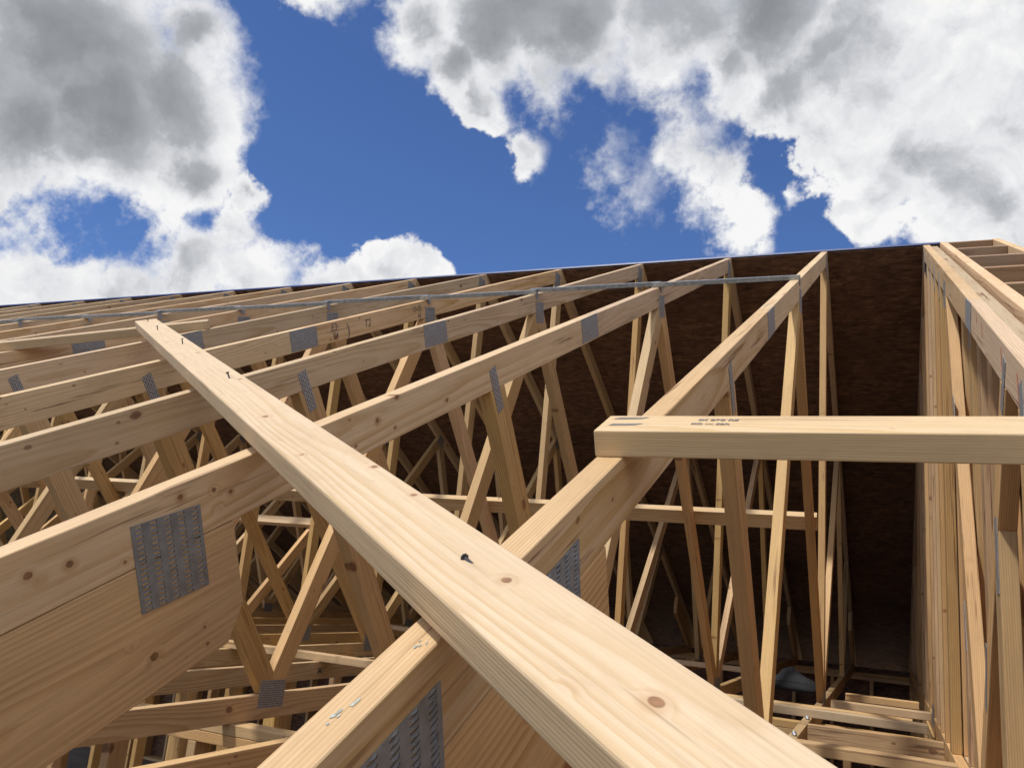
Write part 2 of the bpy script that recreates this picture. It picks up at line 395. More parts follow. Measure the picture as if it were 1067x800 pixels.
def build_truss(n, xr, label, gable=False, name='roof_truss'):
    """xr: right face"""
    x0, x1 = xr - TH, xr
    near = n <= 2
    bv, sg = (.003, 3) if n <= 1 else ((.0025, 2) if n < 6 else (.002, 1))
    root = empty(name, (xr, 0, ZB), label, 'roof truss', 'roof trusses standing in a row' if not gable else None)
    r = random.Random(n*13+5)
    P = lambda nm, poly, along, mat: member(nm, poly, x0, x1, mat, root, along, bv, sg)
    # front top chord in two lengths, butted at the splice
    ys = -2.79
    def chord(ya, yb, sgn, nm='top_chord'):
        pl = [(ya, TT*ya*(-sgn) ), (yb, TT*yb*(-sgn))]
        A = (ya, -TT*abs(ya)); B = (yb, -TT*abs(yb))
        return [A, B, (yb, B[1]-VD), (ya, A[1]-VD)]
    def chord_sq(ya, yb, front_plumb):
        d = Vector((CA, SA)); nn = Vector((SA, -CA))*WD
        A = Vector((ya, TT*ya)); B = Vector((yb, TT*yb))
        pts = [A, B, (B + nn) if not front_plumb else Vector((yb, TT*yb - VD)), A + nn]
        return [tuple(q) for q in pts]
    P('top_chord', chord_sq(-6.25, ys - .0008, False), (CA, SA), M_CHORD1 if n == 1 else M_WOOD)
    P('top_chord', chord_sq(ys + .0008, -.0008, True), (CA, SA), M_WOOD)
    P('top_chord', [(.0008, -TT*.0008), (.0008, -VD), (6.2+SA*WD*-1, -TT*6.2-VD+.03), (6.2, -TT*6.2)], (CA, -SA), M_WOOD)
    # bottom chord
    yb = 5.75
    bc = [(-yb, ZB), (yb, ZB), (yb, ZC), (-yb, ZC)]
    bc = cl_below_chord(cl_below_chord(bc, -1), 1)
    P('bottom_chord', bc, (1, 0), M_WEB)
    # heel planks under the chord
    for sg_ in (-1, 1):
        d1 = .204
        hp = [(-4.425, under(-4.425)-.001), (-4.372, under(-4.372)-.150), (-4.392, under(-4.392)-d1), (-5.9, under(-5.9)-d1), (-5.9, under(-5.9)-.001)]
        hp = clip(hp, (0, ZB+.001), (0, -1))
        hp = [(q[0]*(-sg_), q[1]) for q in hp]
        hm = M_HEEL
        if n == 1 and sg_ < 0:
            cy = sum(q[0] for q in hp)/len(hp); cz = sum(q[1] for q in hp)/len(hp)
            kk = lambda y, z, q: ((y-cy)*CA + (z-cz)*SA, -(y-cy)*SA + (z-cz)*CA, q)
            hm = wood_mat('fir_plank_knotty', base=(.68, .455, .23), late=(.44, .235, .085), ring=.0062, knots=.4, tone=.03, pith=.05, dirt=.2, streaks=.12, wobamp=.05,
                          kn=(kk(-4.540,-2.426,.0055), kk(-4.451,-2.387,.0022), kk(-4.439,-2.411,.0022)))
        P('heel_plank', hp, (CA, SA*(-sg_)), hm)
    # webs
    p1 = (N1, under(N1)); p2 = (N2, under(N2)); b1 = (B1, ZB); b0 = (0., ZB)
    for s in (-1, 1):
        f = lambda q: (q[0]*(-s), q[1])
        q1, q2, c1, c0 = f(p1), f(p2), f(b1), f(b0)
        D = lambda a, b: (b[0]-a[0], b[1]-a[1])
        P('web', web(q1, c1, s, [bis(c1, D(c1, q1), D(c1, q2))]), D(q1, c1), M_WEB)
        P('web', web(q2, c1, s, [bis(c1, D(c1, q2), D(c1, q1)), bis(q2, D(q2, c1), D(q2, c0))]), D(q2, c1), M_WEB)
        if gable: continue
        P('web', web(q2, c0, s, [bis(q2, D(q2, c0), D(q2, c1)), bis(c0, D(c0, q2), (0, 1))]), D(q2, c0), M_WEB)
    if gable: return finish_truss(root, n, x0, x1, gable, p1, r)
    kp = strip((0, -.1), (0, ZB))
    kp = cl_below_chord(cl_below_chord(kp, -1), 1); kp = clip(kp, (0, ZB+.001), (0, -1))
    for s in (-1, 1): kp = clip(kp, *bis((0, ZB), (0, 1), (s*-N2, under(N2)-ZB)))
    P('king_post', kp, (0, 1), M_WEB)
    return finish_truss(root, n, x0, x1, gable, p1, r)
def finish_truss(root, n, x0, x1, gable, p1, r):
    # nail plates on the side one sees (both sides for the near ones)
    sides = [(x1, 1)] if not gable else [(x0, -1)]
    a1 = math.atan2(ZB-p1[1], B1-N1)
    for x, sd in sides:
        j = lambda: r.uniform(-.006, .006)
        plate(root, -2.79+j(), TT*-2.79-VD*.5+.001, .178, .084, math.atan(TT)+r.uniform(-.02,.02), x, sd)
        plate(root, -3.505+j(), under(-3.505)-.004, .125, .040, a1, x, sd)
        plate(root, -1.805+j(), under(-1.805)-.004, .102, .102, math.atan(TT)-.15, x, sd)
        plate(root, -.065, -VD-.035, .100, .150, 0., x, sd)
        plate(root, B1+j(), ZB+.0, .150, .100, r.uniform(-.03,.03), x, sd)
        plate(root, 0, ZB+.005, .20, .11, 0, x, sd)
        if n > 1 or gable:
            plate(root, -4.545, under(-4.545)-.02, .125, .127, .37, x, sd)
            plate(root, -4.95, under(-4.95)-.06, .20, .16, math.atan(TT), x, sd)
        plate(root, 1.805, under(1.805)-.004, .102, .102, -math.atan(TT), x, sd)
        plate(root, -B1, ZB, .15, .10, 0, x, sd)
        plate(root, 3.505, under(3.505)-.004, .125, .040, -a1+math.pi, x, sd)
    return root

ORD = ['first', 'second', 'third', 'fourth', 'fifth', 'sixth', 'seventh', 'eighth', 'ninth', 'tenth', 'eleventh', 'twelfth',
       'thirteenth', 'fourteenth', 'fifteenth', 'sixteenth', 'seventeenth', 'eighteenth', 'nineteenth', 'twentieth']
LAB = {0: 'nearest pale wooden roof truss, its sloping chord under both loose boards',
       1: 'wooden roof truss with a big slotted steel plate on its heel, left foreground',
       2: 'wooden roof truss just behind the one with the big slotted heel plate'}
trusses = []
for n in range(0, 18):
    lab = LAB.get(n, 'wooden roof truss, %s in the row counted from the gable on the right' % ORD[n])
    trusses.append(build_truss(n, -S*n, lab))
T0, T1, T2, T3, T4 = trusses[:5]

# near plates with real slots
big_plate(T1, [(-4.578, -2.370), (-4.458, -2.324), (-4.506, -2.209), (-4.627, -2.255)], 5, 0, 17, 0, -S)
big_plate(T1, [(-5.02, -2.60), (-4.86, -2.525), (-4.905, -2.395), (-5.065, -2.47)], 6, 0, 14, 0, -S)
def on0(y, dep): return (y, TT*y - dep)
big_plate(T0, [on0(-5.06, .165), on0(-4.822, .150), on0(-4.856, .034), on0(-5.095, .034)], 9, 0, 18, 0, 0.)
big_plate(T0, [on0(-4.665, .165), on0(-4.508, .155), on0(-4.538, .046), on0(-4.695, .050)], 6, 0, 18, 0, 0.)

def on_chord(n, y, dep, right=True, dx=0): return Vector((-S*n + dx, y, TT*y - dep))
U = (0, CA, SA)
lettering('E3', on_chord(3, -2.62, .045), U, (1,0,0), .045, M_INK, T3, shear=.2)
lettering('T4', on_chord(3, -2.60, .085), U, (1,0,0), .040, M_INK, T3, shear=.1)
lettering(')', on_chord(3, -2.50, .082), U, (1,0,0), .075, M_INK, T3)
lettering('T2', on_chord(3, -2.38, .066), U, (1,0,0), .05, M_INK, T3, shear=.2)
lettering('10-05', on_chord(3, -1.99, .05), U, (1,0,0), .042, M_INK, T3, shear=.1)
lettering('45', on_chord(3, -1.93, .09), U, (1,0,0), .036, M_INK, T3, shear=.2)
lettering('M1', (-S*4, -1.50, ZC+.028), (0,1,0), (1,0,0), .045, M_INK, trusses[4])
# crayon and chalk marks on the nearest chord (top edge and side)
def top0(x, y): return Vector((x, y, TT*y))
NT = (0, -SA, CA)
rr = random.Random(11)
def daub(x, y, sx, sy, mat, parent, k=9, n=0, gx=0):
    pts = []
    for i in range(k):
        a = i/k*2*math.pi; q = .6 + rr.random()*.5
        pts.append(Vector((x + gx + math.cos(a)*sx*q, y + math.sin(a)*sy*q, TT*(y + math.sin(a)*sy*q))))
    mark(pts, mat, parent, ndir=NT)
for i in range(7):
    daub(-.016+rr.uniform(-.006,.006), -4.955+rr.uniform(-.022,.022), rr.uniform(.0006,.0022), rr.uniform(.002,.006), M_CHALK, T0, 6)
for i in range(7): daub(-.012+rr.uniform(-.004,.004), -4.872+rr.uniform(-.006,.006), rr.uniform(.0006,.0016), rr.uniform(.001,.003), M_CHALK, T0, 6)
for y in (-2.62, -2.68, -2.73): daub(-.019, y, .016, .004, M_CHALK if y < -2.7 else M_RED, T0)

# ------------------------------------------------------------------ gable end on the right
G = build_truss(30, GX + TH, 'gable end truss with upright studs along the right edge', gable=True, name='gable_truss')
G['category'] = 'gable truss'
for y in (-3.745, -4.15, -1.46, -1.1, -.74, -.40, -.05, .5, 1.0, 1.5, 4.1, 4.6):
    p = clip([(y-.0445, 0), (y+.0445, 0), (y+.0445, ZB+.001), (y-.0445, ZB+.001)], (0, -VD-.001), (-TT if y < 0 else TT, 1.))
    member('stud', p, GX, GX+TH, M_STUD, G, (0, 1))
    plate(G, y-.01, under(y)-.01, .13, .045, math.pi/2, GX, -1)
wl = Vector((B1-N1, ZB-under(N1))).normalized(); wn1 = (wl.y, -wl.x)      # lower side of the outer web
if wn1[0] > 0: wn1 = (-wn1[0], -wn1[1])
p = clip([(-3.3145, ZB+.001), (-3.2255, ZB+.001), (-3.2255, 0), (-3.3145, 0)], (N1+wn1[0]*.046, under(N1)+wn1[1]*.046), (-wn1[0], -wn1[1]))
if len(p) > 2:
    member('stud', p, GX, GX+TH, M_STUD, G, (0, 1))
    plate(G, -3.28, -2.12, .17, .045, math.pi/2, GX, -1)
plate(G, -2.95, -2.40, .17, .03, math.pi/2+.35, GX, -1); plate(G, -2.35, -2.28, .16, .035, math.pi/2-.3, GX, -1); plate(G, -2.15, -1.55, .16, .035, math.pi/2-.3, GX, -1)
def redmark(y, d0, d1, w=.012):
    pts = [Vector((GX, y, TT*y-d0)), Vector((GX, y+w, TT*(y+w)-d0)), Vector((GX, y+w*.7-.006, TT*(y)-d1)), Vector((GX, y-.008, TT*y-d1))]
    mark(pts, M_RED, G, 'crayon_mark', (-1,0,0))
for y, a, b in ((-3.02,.012,.04),(-3.14,.02,.06),(-3.5,.02,.075),(-3.72,.03,.09),(-3.86,.02,.06)): redmark(y, a, b)
# second frame of upright studs behind it
F = empty('stud_frame', (.603, 0, ZB), 'rough stud frame sandwiched between the gable truss and the lookout ladder', 'stud frame')
xa, xb = .6035, .6405
member('top_chord', [(-6.25, TT*-6.25-.012), (-.001, -.012), (-.001, -VD-.012), (-6.25, TT*-6.25-VD-.012)], xa, xb, M_ROUGH, F, (CA, SA))
member('top_chord', [(6.2, TT*-6.2-.012), (.001, -.012), (.001, -VD-.012), (6.2, TT*-6.2-VD-.012)], xa, xb, M_ROUGH, F, (CA, -SA))
member('bottom_chord', [(-5.4, ZB), (5.4, ZB), (5.4, ZC), (-5.4, ZC)], xa, xb, M_WEB, F, (1, 0))
k = 0
y = -5.0
while y < 5.1:
    top = -TT*abs(y) - VD - .014
    pts = [(y-.0445, ZB+.001), (y+.0445, ZB+.001), (y+.0445, 0), (y-.0445, 0)]
    pts = clip(pts, (0, -VD-.014), (-TT if y < 0 else TT, 1.))
    if abs(y) < .05: pts = clip(pts, (0, -VD-.014), (TT, 1.))
    if len(pts) > 2: member('stud', pts, xa, xb, M_STUD, F, (0, 1))
    if k % 2 == 0 and y < 1 and len(pts) > 2: plate(F, y, max(top-.07, ZB+.2) if k % 4 else (top+ZB)/2-.1, .13, .035, math.pi/2, xa, -1)
    y += .2709; k += 1
# sheathing outside the gable
bm = bmesh.new(); prism(bm, [(-5.5, ZF), (5.5, ZF), (5.5, TT*-5.5-.05), (0, -.06), (-5.5, TT*-5.5-.05)], .6415, .6525)
finish(bm, (Vector((.64,0,0)), Vector((0,1,0)), Vector((0,0,1)), Vector((1,0,0))), 0, 1)
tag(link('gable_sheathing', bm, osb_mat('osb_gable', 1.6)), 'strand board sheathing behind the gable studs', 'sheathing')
# lookout ladder: inner rail, lookouts, fly rafter
LZ = .012
def rail(name, x0, label, cat, mat):
    root = empty(name, (x0, 0, 0), label, cat)
    member('rafter_board', [(-6.25, TT*-6.25+LZ), (-.001, LZ), (-.001, -VD+LZ), (-6.25, TT*-6.25-VD+LZ)], x0, x0+TH, mat, root, (CA, SA))
    member('rafter_board', [(6.2, TT*-6.2+LZ), (.001, LZ), (.001, -VD+LZ), (6.2, TT*-6.2-VD+LZ)], x0, x0+TH, mat, root, (CA, -SA))
    return root
rail('ladder_rail', .6545, 'smooth inner rail of the overhang ladder beside the gable truss', 'rail', M_WOOD)
rail('fly_rafter', .935, 'outermost sloping rafter at the far right, against the sky', 'rafter', M_WOOD)
ys = [-.05 - .61*i for i in range(0, 10)]
for i, y in enumerate(ys):
    c = Vector((0, y, TT*y + LZ)) + Vector((0, SA, -CA))*(WD/2 + .001)
    o = beam('lookout', (.6935, c.y, c.z), (.934, c.y, c.z), (0, -SA, CA), WD, TH, M_LOOK)
    tag(o, 'short overhang lookout board, %s below the ridge at the far right' % ORD[i], 'lookout', 'lookouts of the roof overhang')

# ------------------------------------------------------------------ back slope sheathing and blue membrane
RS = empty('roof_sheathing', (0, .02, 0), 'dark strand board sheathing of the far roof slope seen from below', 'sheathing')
d = Vector((0, CA, -SA)); nn = Vector((0, SA, CA))
row = 0; s0 = .012
XR = .655
while s0 < 6.9:
    s1 = min(s0 + 1.219, 6.95)
    x = XR if row % 2 == 0 else XR + 1.219
    while x > -13:
        xa_, xb_ = x - 2.438, min(x, XR)
        if xb_ > xa_:
            bm = bmesh.new()
            c = [Vector((X, 0, 0)) + d*s + nn*h for h in (.001, .012) for X, s in ((xa_+.0015, s0+.0015), (xb_-.0015, s0+.0015), (xb_-.0015, s1-.0015), (xa_+.0015, s1-.0015))]
            V = [bm.verts.new(q) for q in c]
            for f in ((0,1,2,3), (7,6,5,4), (0,4,5,1), (1,5,6,2), (2,6,7,3), (3,7,4,0)): bm.faces.new([V[i] for i in f])
            bmesh.ops.recalc_face_normals(bm, faces=bm.faces[:])
            finish(bm, (Vector((0,0,0)), Vector((1,0,0)), d, nn), 0, 1)
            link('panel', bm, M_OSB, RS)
        x -= 2.438
    s0 = s1; row += 1
bm = bmesh.new()
def quadstrip(bm, prof, xa_, xb_):
    A = [bm.verts.new((xa_, p[0], p[1])) for p in prof]; B = [bm.verts.new((xb_, p[0], p[1])) for p in prof]
    for i in range(len(prof)-1): bm.faces.new((A[i], A[i+1], B[i+1], B[i]))
w = lambda s, h: ((d*s + nn*h).y, (d*s + nn*h).z)
quadstrip(bm, [w(6.97, .0135), w(6.97, .017), w(.008, .023), w(.002, .022), w(.002, .008), w(.006, .008), w(.0075, .0135), w(6.97, .0135)], -14.2, XR+.002)
tag(link('roof_membrane', bm, M_BLUE), 'blue underlayment sheet edge along the ridge against the sky', 'roof membrane')

# ------------------------------------------------------------------ loose boards, braces
def on_roof(x, y, h): return Vector((x, y, TT*y)) + Vector((0, -SA, CA))*h
# big diagonal brace across the foreground
a = on_roof(-2.555, -2.905, .058); b = on_roof(.98, -5.55, .019)
dirv = (b-a).normalized()
BR = empty('diagonal_brace', a, 'long pale board lying diagonally across the trusses, nails standing up from it', 'loose board')
wv = Vector((0, -SA, CA)).cross(dirv)
beam('board', a, b, wv, .087, TH, M_BEAM, BR, .0045, 4)
def nail(parent, P, up, lean, L=.022, r=.0017):
    P = Vector(P); up = Vector(up).normalized()
    d0 = (up + Vector(lean)).normalized()
    bm = bmesh.new()
    def cyl(c0, c1, r0, r1, seg=8):
        dd = (c1-c0).normalized(); q = dd.to_track_quat('Z', 'Y')
        rings = []
        for c_, r_ in ((c0, r0), (c1, r1)):
            rings.append([bm.verts.new(c_ + q @ Vector((math.cos(i/seg*6.2832)*r_, math.sin(i/seg*6.2832)*r_, 0))) for i in range(seg)])
        for i in range(seg): bm.faces.new((rings[0][i], rings[0][(i+1) % seg], rings[1][(i+1) % seg], rings[1][i]))
        bm.faces.new(rings[0][::-1]); bm.faces.new(rings[1])
    cyl(P - d0*.01, P + d0*L, r, r)
    cyl(P + d0*L, P + d0*(L+.0016), r*2.3, r*2.1)
    lay = bm.verts.layers.float_vector.new('grain')
    for v in bm.verts: v[lay] = v.co
    return link('nail', bm, M_NAIL, parent)
UP = (0, -SA, CA)
# positions along the board: (fraction of width from centre, x)
def on_board(x, off):
    s = (x - a.x)/(b.x - a.x); c = a.lerp(b, s); return c + wv*off + Vector(UP)*(TH/2)
for x, off, lean, L in ((-2.46, .0, (0,0,0), .012), (-2.10, -.004, (.1,0,0), .014), (-1.62, .012, (.05,.1,0), .016), (-.965, .012, (-.5,.2,.1), .013), (.004, .004, (-1.8,1.3,.0), .0055, )):
    nail(BR, on_board(x, off), UP, lean, L)

# flat board on the right that spans the nearest truss and the gable
a2 = on_roof(-.040, -4.336, .019); b2 = on_roof(1.05, -4.315, .019)
HB = empty('spanning_board', a2, 'pale board lying level from the nearest truss to the gable, dark stamp on its top', 'loose board')
beam('board', a2, b2, (0, CA, SA), WD, TH, M_WOOD2, HB, .003, 3)
def tb(x, y): return on_roof(x, y, TH)
lettering('IX 290 RS', tb(.094, -4.322), (1,0,0), UP, .0135, M_STAMP, HB, 'grade_stamp')
lettering('KD --- 52R', tb(.088, -4.342), (1,0,0), UP, .0115, M_STAMP, HB, 'grade_stamp')
for k_, y in enumerate((-4.312, -4.345)):
    mark([tb(-.030+.004*k_, y-.006), tb(.012, y-.003), tb(.022, y+.006), tb(-.022, y+.004)], M_STAMP, HB, 'ink_smear', UP)
# second brace, going off the left edge under the end of the diagonal one
o = beam('cross_brace', on_roof(-2.462, -2.665, .019), on_roof(-5.1, -4.55, .019), (0, CA, SA), WD, TH, M_WOOD)
tag(o, 'pale board at the left edge, lying under the far end of the diagonal board', 'loose board')
# steel spacer braces on top of the chords
for n in range(0, 15):
    y0 = -1.865 + (.02 if n % 2 else 0)
    base = Vector((-S*n, y0, TT*y0))
    root = empty('steel_spacer', base, 'thin galvanised steel spacer bar, %s from the right along the row' % ORD[n], 'steel brace', 'steel spacer bars nailed across the trusses')
    L = S + .035
    bm = bmesh.new()
    hgt = .019; wdt = .026; t_ = .0016
    c0 = base + Vector(UP)*(.0012 + (.004 if n % 2 else 0))
    A = Vector((0, CA, SA)); Uv = Vector(UP); X = Vector((-1, 0, 0))
    prof = [(-wdt/2, 0), (-wdt/2, hgt), (wdt/2, hgt), (wdt/2, 0), (wdt/2-t_, 0), (wdt/2-t_, hgt-t_), (-wdt/2+t_, hgt-t_), (-wdt/2+t_, 0)]
    tilt = .010 if n % 2 else -.004
    r0 = [bm.verts.new(c0 + A*p[0] + Uv*p[1] + Vector((.002,0,0))) for p in prof]
    r1 = [bm.verts.new(c0 + A*(p[0]) + Uv*(p[1]+.002) + X*L) for p in prof]
    for i in range(8): bm.faces.new((r0[i], r0[(i+1) % 8], r1[(i+1) % 8], r1[i]))
    lay = bm.verts.layers.float_vector.new('grain')
    for v in bm.verts: v[lay] = v.co
    bmesh.ops.recalc_face_normals(bm, faces=bm.faces[:])
    link('channel', bm, M_STEEL, root)
    # folded end tabs
    for xx in (.0045,):
        bm = bmesh.new()
        q = [c0 + Vector((xx-.0022, 0, 0)) + A*p[0] + Uv*p[1] for p in ((-.013, .015), (.013, .015), (.014, -.028), (-.012, -.028))]
        q2 = [p + Vector((.0016, 0, 0)) for p in q]
        V = [bm.verts.new(p) for p in q+q2]
        for f in ((0,1,2,3), (7,6,5,4), (0,4,5,1), (1,5,6,2), (2,6,7,3), (3,7,4,0)): bm.faces.new([V[i] for i in f])
        bmesh.ops.recalc_face_normals(bm, faces=bm.faces[:])
        lay = bm.verts.layers.float_vector.new('grain')
        for v in bm.verts: v[lay] = v.co
        link('end_tab', bm, M_STEEL, root)

# web braces running along the building (laid on the upper side of the inner webs)
wd = Vector((0, -N2, ZB-under(N2))).normalized()          # along the front inner web
wn = Vector((0, -wd.z, wd.y))                             # its upper normal
def on_web(z, sgn=1):
    s = (z - under(N2))/wd.z; y = N2 + wd.y*s
    return Vector((0, y*sgn, z)) + Vector((0, wn.y*sgn, wn.z))*(WD/2 + TH/2 + .001)
c = on_web(-1.87)
for i, (xa_, xb_, dz) in enumerate(((.012, -2.35, 0), (-2.36, -5.9, .006), (-5.3, -9.2, -.05))):
    o = beam('web_brace', (xa_, c.y, c.z), (xb_, c.y, c.z+dz), wd, WD, TH, M_WOOD)
    tag(o, ['sunlit brace board nailed across the inner webs, its right end behind the nearest truss',
            'middle brace board nailed across the inner webs, left of the diagonal board',
            'farthest left brace board nailed across the inner webs'][i], 'brace board')
c = on_web(-1.95, -1)
o = beam('web_brace', (-2.75, c.y, c.z), (-6.6, c.y, c.z), (0, -wd.y, wd.z), WD, TH, M_WOOD)
tag(o, 'brace board across the inner webs of the far slope, in the dim background', 'brace board')

# boards lying on or between the bottom chords
def flat(x0_, x1_, y, z, w=WD, t=TH, lab='', mat=M_WEB, yy=None, onedge=False):
    o = beam('blocking_board', (x0_, y, z), (x1_, y if yy is None else yy, z), (0, 1, 0) if not onedge else (0, 0, 1), w, t, mat)
    tag(o, lab, 'blocking', 'boards on the bottom chords'); return o
flat(.01, .545, -2.07, ZB+.020, lab='blocking board nearest the camera between the bottom chords at the lower right', yy=-2.09)
flat(.01, .545, -1.30, ZB-.030, lab='blocking board second nearest at the lower right', yy=-1.28, onedge=True)
flat(-.62, .50, -.86, ZB+.020, lab='long flat board across the bottom chords before the bearing wall at the lower right', yy=-.90, mat=M_WOOD)
flat(-.60, .44, -.74, ZB+.021, lab='second long flat board just behind the first on the bottom chords', yy=-.78)
flat(.05, .54, -.26, ZB+.020, lab='flat board above the bearing wall between truss and gable', mat=M_WOOD)
flat(.10, .50, .32, ZB+.020, lab='short board farthest back between truss and gable')
flat(-3.9, -.62, 1.6, ZB+.020, lab='long runner board on the bottom chords beyond the ridge line, in shade', mat=M_WOOD)
flat(-3.6, -1.9, -1.45, ZB+.020, lab='long runner board on the bottom chords in front of the ridge line', mat=M_WOOD)
flat(-8.5, -4.9, -1.62, ZB+.020, lab='runner board on the bottom chords far to the left', mat=M_WOOD)

# ------------------------------------------------------------------ walls below
def stud_wall(name, p0, p1, label, step=.4064, zt=ZC-.001, sheath=None, w=WD):
    p0 = Vector((p0[0], p0[1], 0)); p1 = Vector((p1[0], p1[1], 0)); L = (p1-p0).length; dd = (p1-p0).normalized()
    side = Vector((-dd.y, dd.x, 0))
    root = empty(name, (p0.x, p0.y, ZF), label, 'stud wall')
    for i, (z, nm) in enumerate(((zt-.019, 'top_plate'), (zt-.058, 'top_plate'), (ZF+.020, 'bottom_plate'))):
        beam(nm, p0+Vector((0,0,z)), p1+Vector((0,0,z)), side, w, TH, M_WEB, root)
    k = 0
    s = .02
    while s < L:
        q = p0 + dd*s
        beam('stud', q+Vector((0,0,ZF+.040)), q+Vector((0,0,zt-.078)), side, w, TH, M_WEB, root, .002, 1)
        s += step; k += 1
    return root
stud_wall('bearing_wall', (.56, -.30), (-10.9, -.30), 'bearing wall of bare studs under the middle of the trusses')
stud_wall('partition_wall', (-.75, -2.83), (-8.4, -2.83), 'partition wall of bare studs nearest the camera under the bottom chords')
stud_wall('partition_wall', (-3.3, -2.75), (-3.3, -.38), 'short partition wall of studs running toward the ridge, below the left trusses')
stud_wall('partition_wall', (-6.1, -2.75), (-6.1, -.38), 'second short partition wall of studs, farther left')
stud_wall('partition_wall', (-1.0, .8), (-9.4, .8), 'partition wall of bare studs beyond the bearing wall', step=.8128)
def ext_wall(name, y, label, s):
    r_ = stud_wall(name, (.60, y), (-11.4, y), label, w=.14)
    bm = bmesh.new(); prism(bm, [(y+s*.072, ZF), (y+s*.083, ZF), (y+s*.083, ZC+(.05 if s < 0 else .05)), (y+s*.072, ZC+.05)], -11.5, .64)
    finish(bm, (Vector((0,0,0)), Vector((1,0,0)), Vector((0,0,1)), Vector((0,1,0))), 0, 1)
    link('sheathing', bm, M_OSB, r_)
ext_wall('outer_wall', -5.25, 'outer stud wall under the near eave, below the camera', -1)
ext_wall('outer_wall', 5.25, 'outer stud wall under the far eave, dark at the back', 1)
# end wall below the gable
stud_wall('gable_wall', (.59, -5.1), (.59, 5.1), 'stud wall under the gable end on the right', w=.08)

# floor, ground
def sheet(name, x0_, x1_, y0_, y1_, z, mat, th=.0, label=None):
    bm = bmesh.new()
    V = [bm.verts.new(q) for q in ((x0_,y0_,z), (x1_,y0_,z), (x1_,y1_,z), (x0_,y1_,z))]; bm.faces.new(V)
    if th:
        W = [bm.verts.new((v.co.x, v.co.y, z-th)) for v in V]; bm.faces.new(W[::-1])
        for i in range(4): bm.faces.new((V[i], W[i], W[(i+1) % 4], V[(i+1) % 4]))
        bmesh.ops.recalc_face_normals(bm, faces=bm.faces[:])
    return link(name, bm, mat)
tag(sheet('floor', -11.6, .66, -5.35, 5.35, ZF, M_FLOOR, .2), kind='structure')
tag(sheet('ground', -900, 900, -900, 900, ZF-.35, M_DIRT), kind='structure')
# odds and ends seen through the trusses
def lumpy(name, cx, cy, z, sx, sy, sz, mat, seed, label, cat, peak=None, sub=3):
    bm = bmesh.new(); bmesh.ops.create_icosphere(bm, subdivisions=sub, radius=1.)
    r_ = random.Random(seed); ph = [r_.uniform(0, 6) for _ in range(9)]
    for v in bm.verts:
        p = v.co.copy()
        w_ = 1 + .10*math.sin(5*p.x+ph[0])*math.sin(4*p.y+ph[1]) + .07*math.sin(9*p.z+ph[2]+3*p.x) + .05*math.sin(14*p.x+ph[3])*math.sin(11*p.y+ph[4])
        q = Vector((p.x*sx*w_, p.y*sy*w_, max(-.2, p.z)*sz*w_))
        if peak:
            h = max(0, p.z); q.x *= 1-.75*h; q.y *= 1-.6*h
        v.co = q + Vector((cx, cy, z + .18*sz))
    o = link(name, bm, mat, None, True); tag(o, label, cat); return o
bag = lumpy('plastic_sack', -.24, .62, ZB+.0, .18, .13, .12, M_BAG, 4, 'grey plastic sack with dark printing behind the nearest truss, lower right', 'sack', peak=True)
rb = random.Random(2)
for i in range(13):
    px = -.36 + i*.018; h_ = .010 + rb.random()*.006
    mark([Vector((px, .482, ZB+.045)), Vector((px+.010, .482, ZB+.045)), Vector((px+.010, .487, ZB+.045+h_)), Vector((px, .487, ZB+.045+h_))], M_BLACK, bag, 'printing', (0, -1, .3))
bm = bmesh.new(); rt = random.Random(5)
gx, gy = 14, 10; VV = {}
for i in range(gx+1):
    for j in range(gy+1):
        VV[i, j] = bm.verts.new((-3.1+i*.13+rt.uniform(-.02,.02), -2.3+j*.13+rt.uniform(-.02,.02), ZF+.02+abs(math.sin(i*.9+j*.5))*.06+rt.random()*.05))
for i in range(gx):
    for j in range(gy): bm.faces.new((VV[i,j], VV[i+1,j], VV[i+1,j+1], VV[i,j+1]))
tag(link('tarp', bm, M_TARP, None, True), 'crumpled blue tarp on the floor far below the trusses at the lower left', 'tarp')
# offcuts on the floor below
for i in range(9):
    x_, y_ = rt.uniform(-5, .1), rt.uniform(-2.4, .5); an = rt.uniform(0, 3.1); L = rt.uniform(.4, 1.6)
    o = beam('offcut', (x_, y_, ZF+.021+.04*i), (x_+math.cos(an)*L, y_+math.sin(an)*L, ZF+.021+.04*i), (-math.sin(an), math.cos(an), 0), WD, TH, M_WOOD)
    tag(o, 'loose lumber offcut dropped on the floor below, %s in the pile from the bottom' % ORD[i], 'offcut', 'offcuts on the floor')

# small galvanised clips at the foot of the nearest truss
for i, (yy) in enumerate((-1.66, -1.60, -1.02, -.96)):
    bm = bmesh.new()
    for kx in (0,):
        bmesh.ops.create_uvsphere(bm, u_segments=10, v_segments=6, radius=.011)
        for v in bm.verts: v.co = Vector((v.co.x, v.co.y, v.co.z*.6)) + Vector((-.012 - .008*(i % 2), yy, ZB+.006))
    lay = bm.verts.layers.float_vector.new('grain')
    for v in bm.verts: v[lay] = v.co
    link('bolt_head', bm, M_STEEL, T0, True)

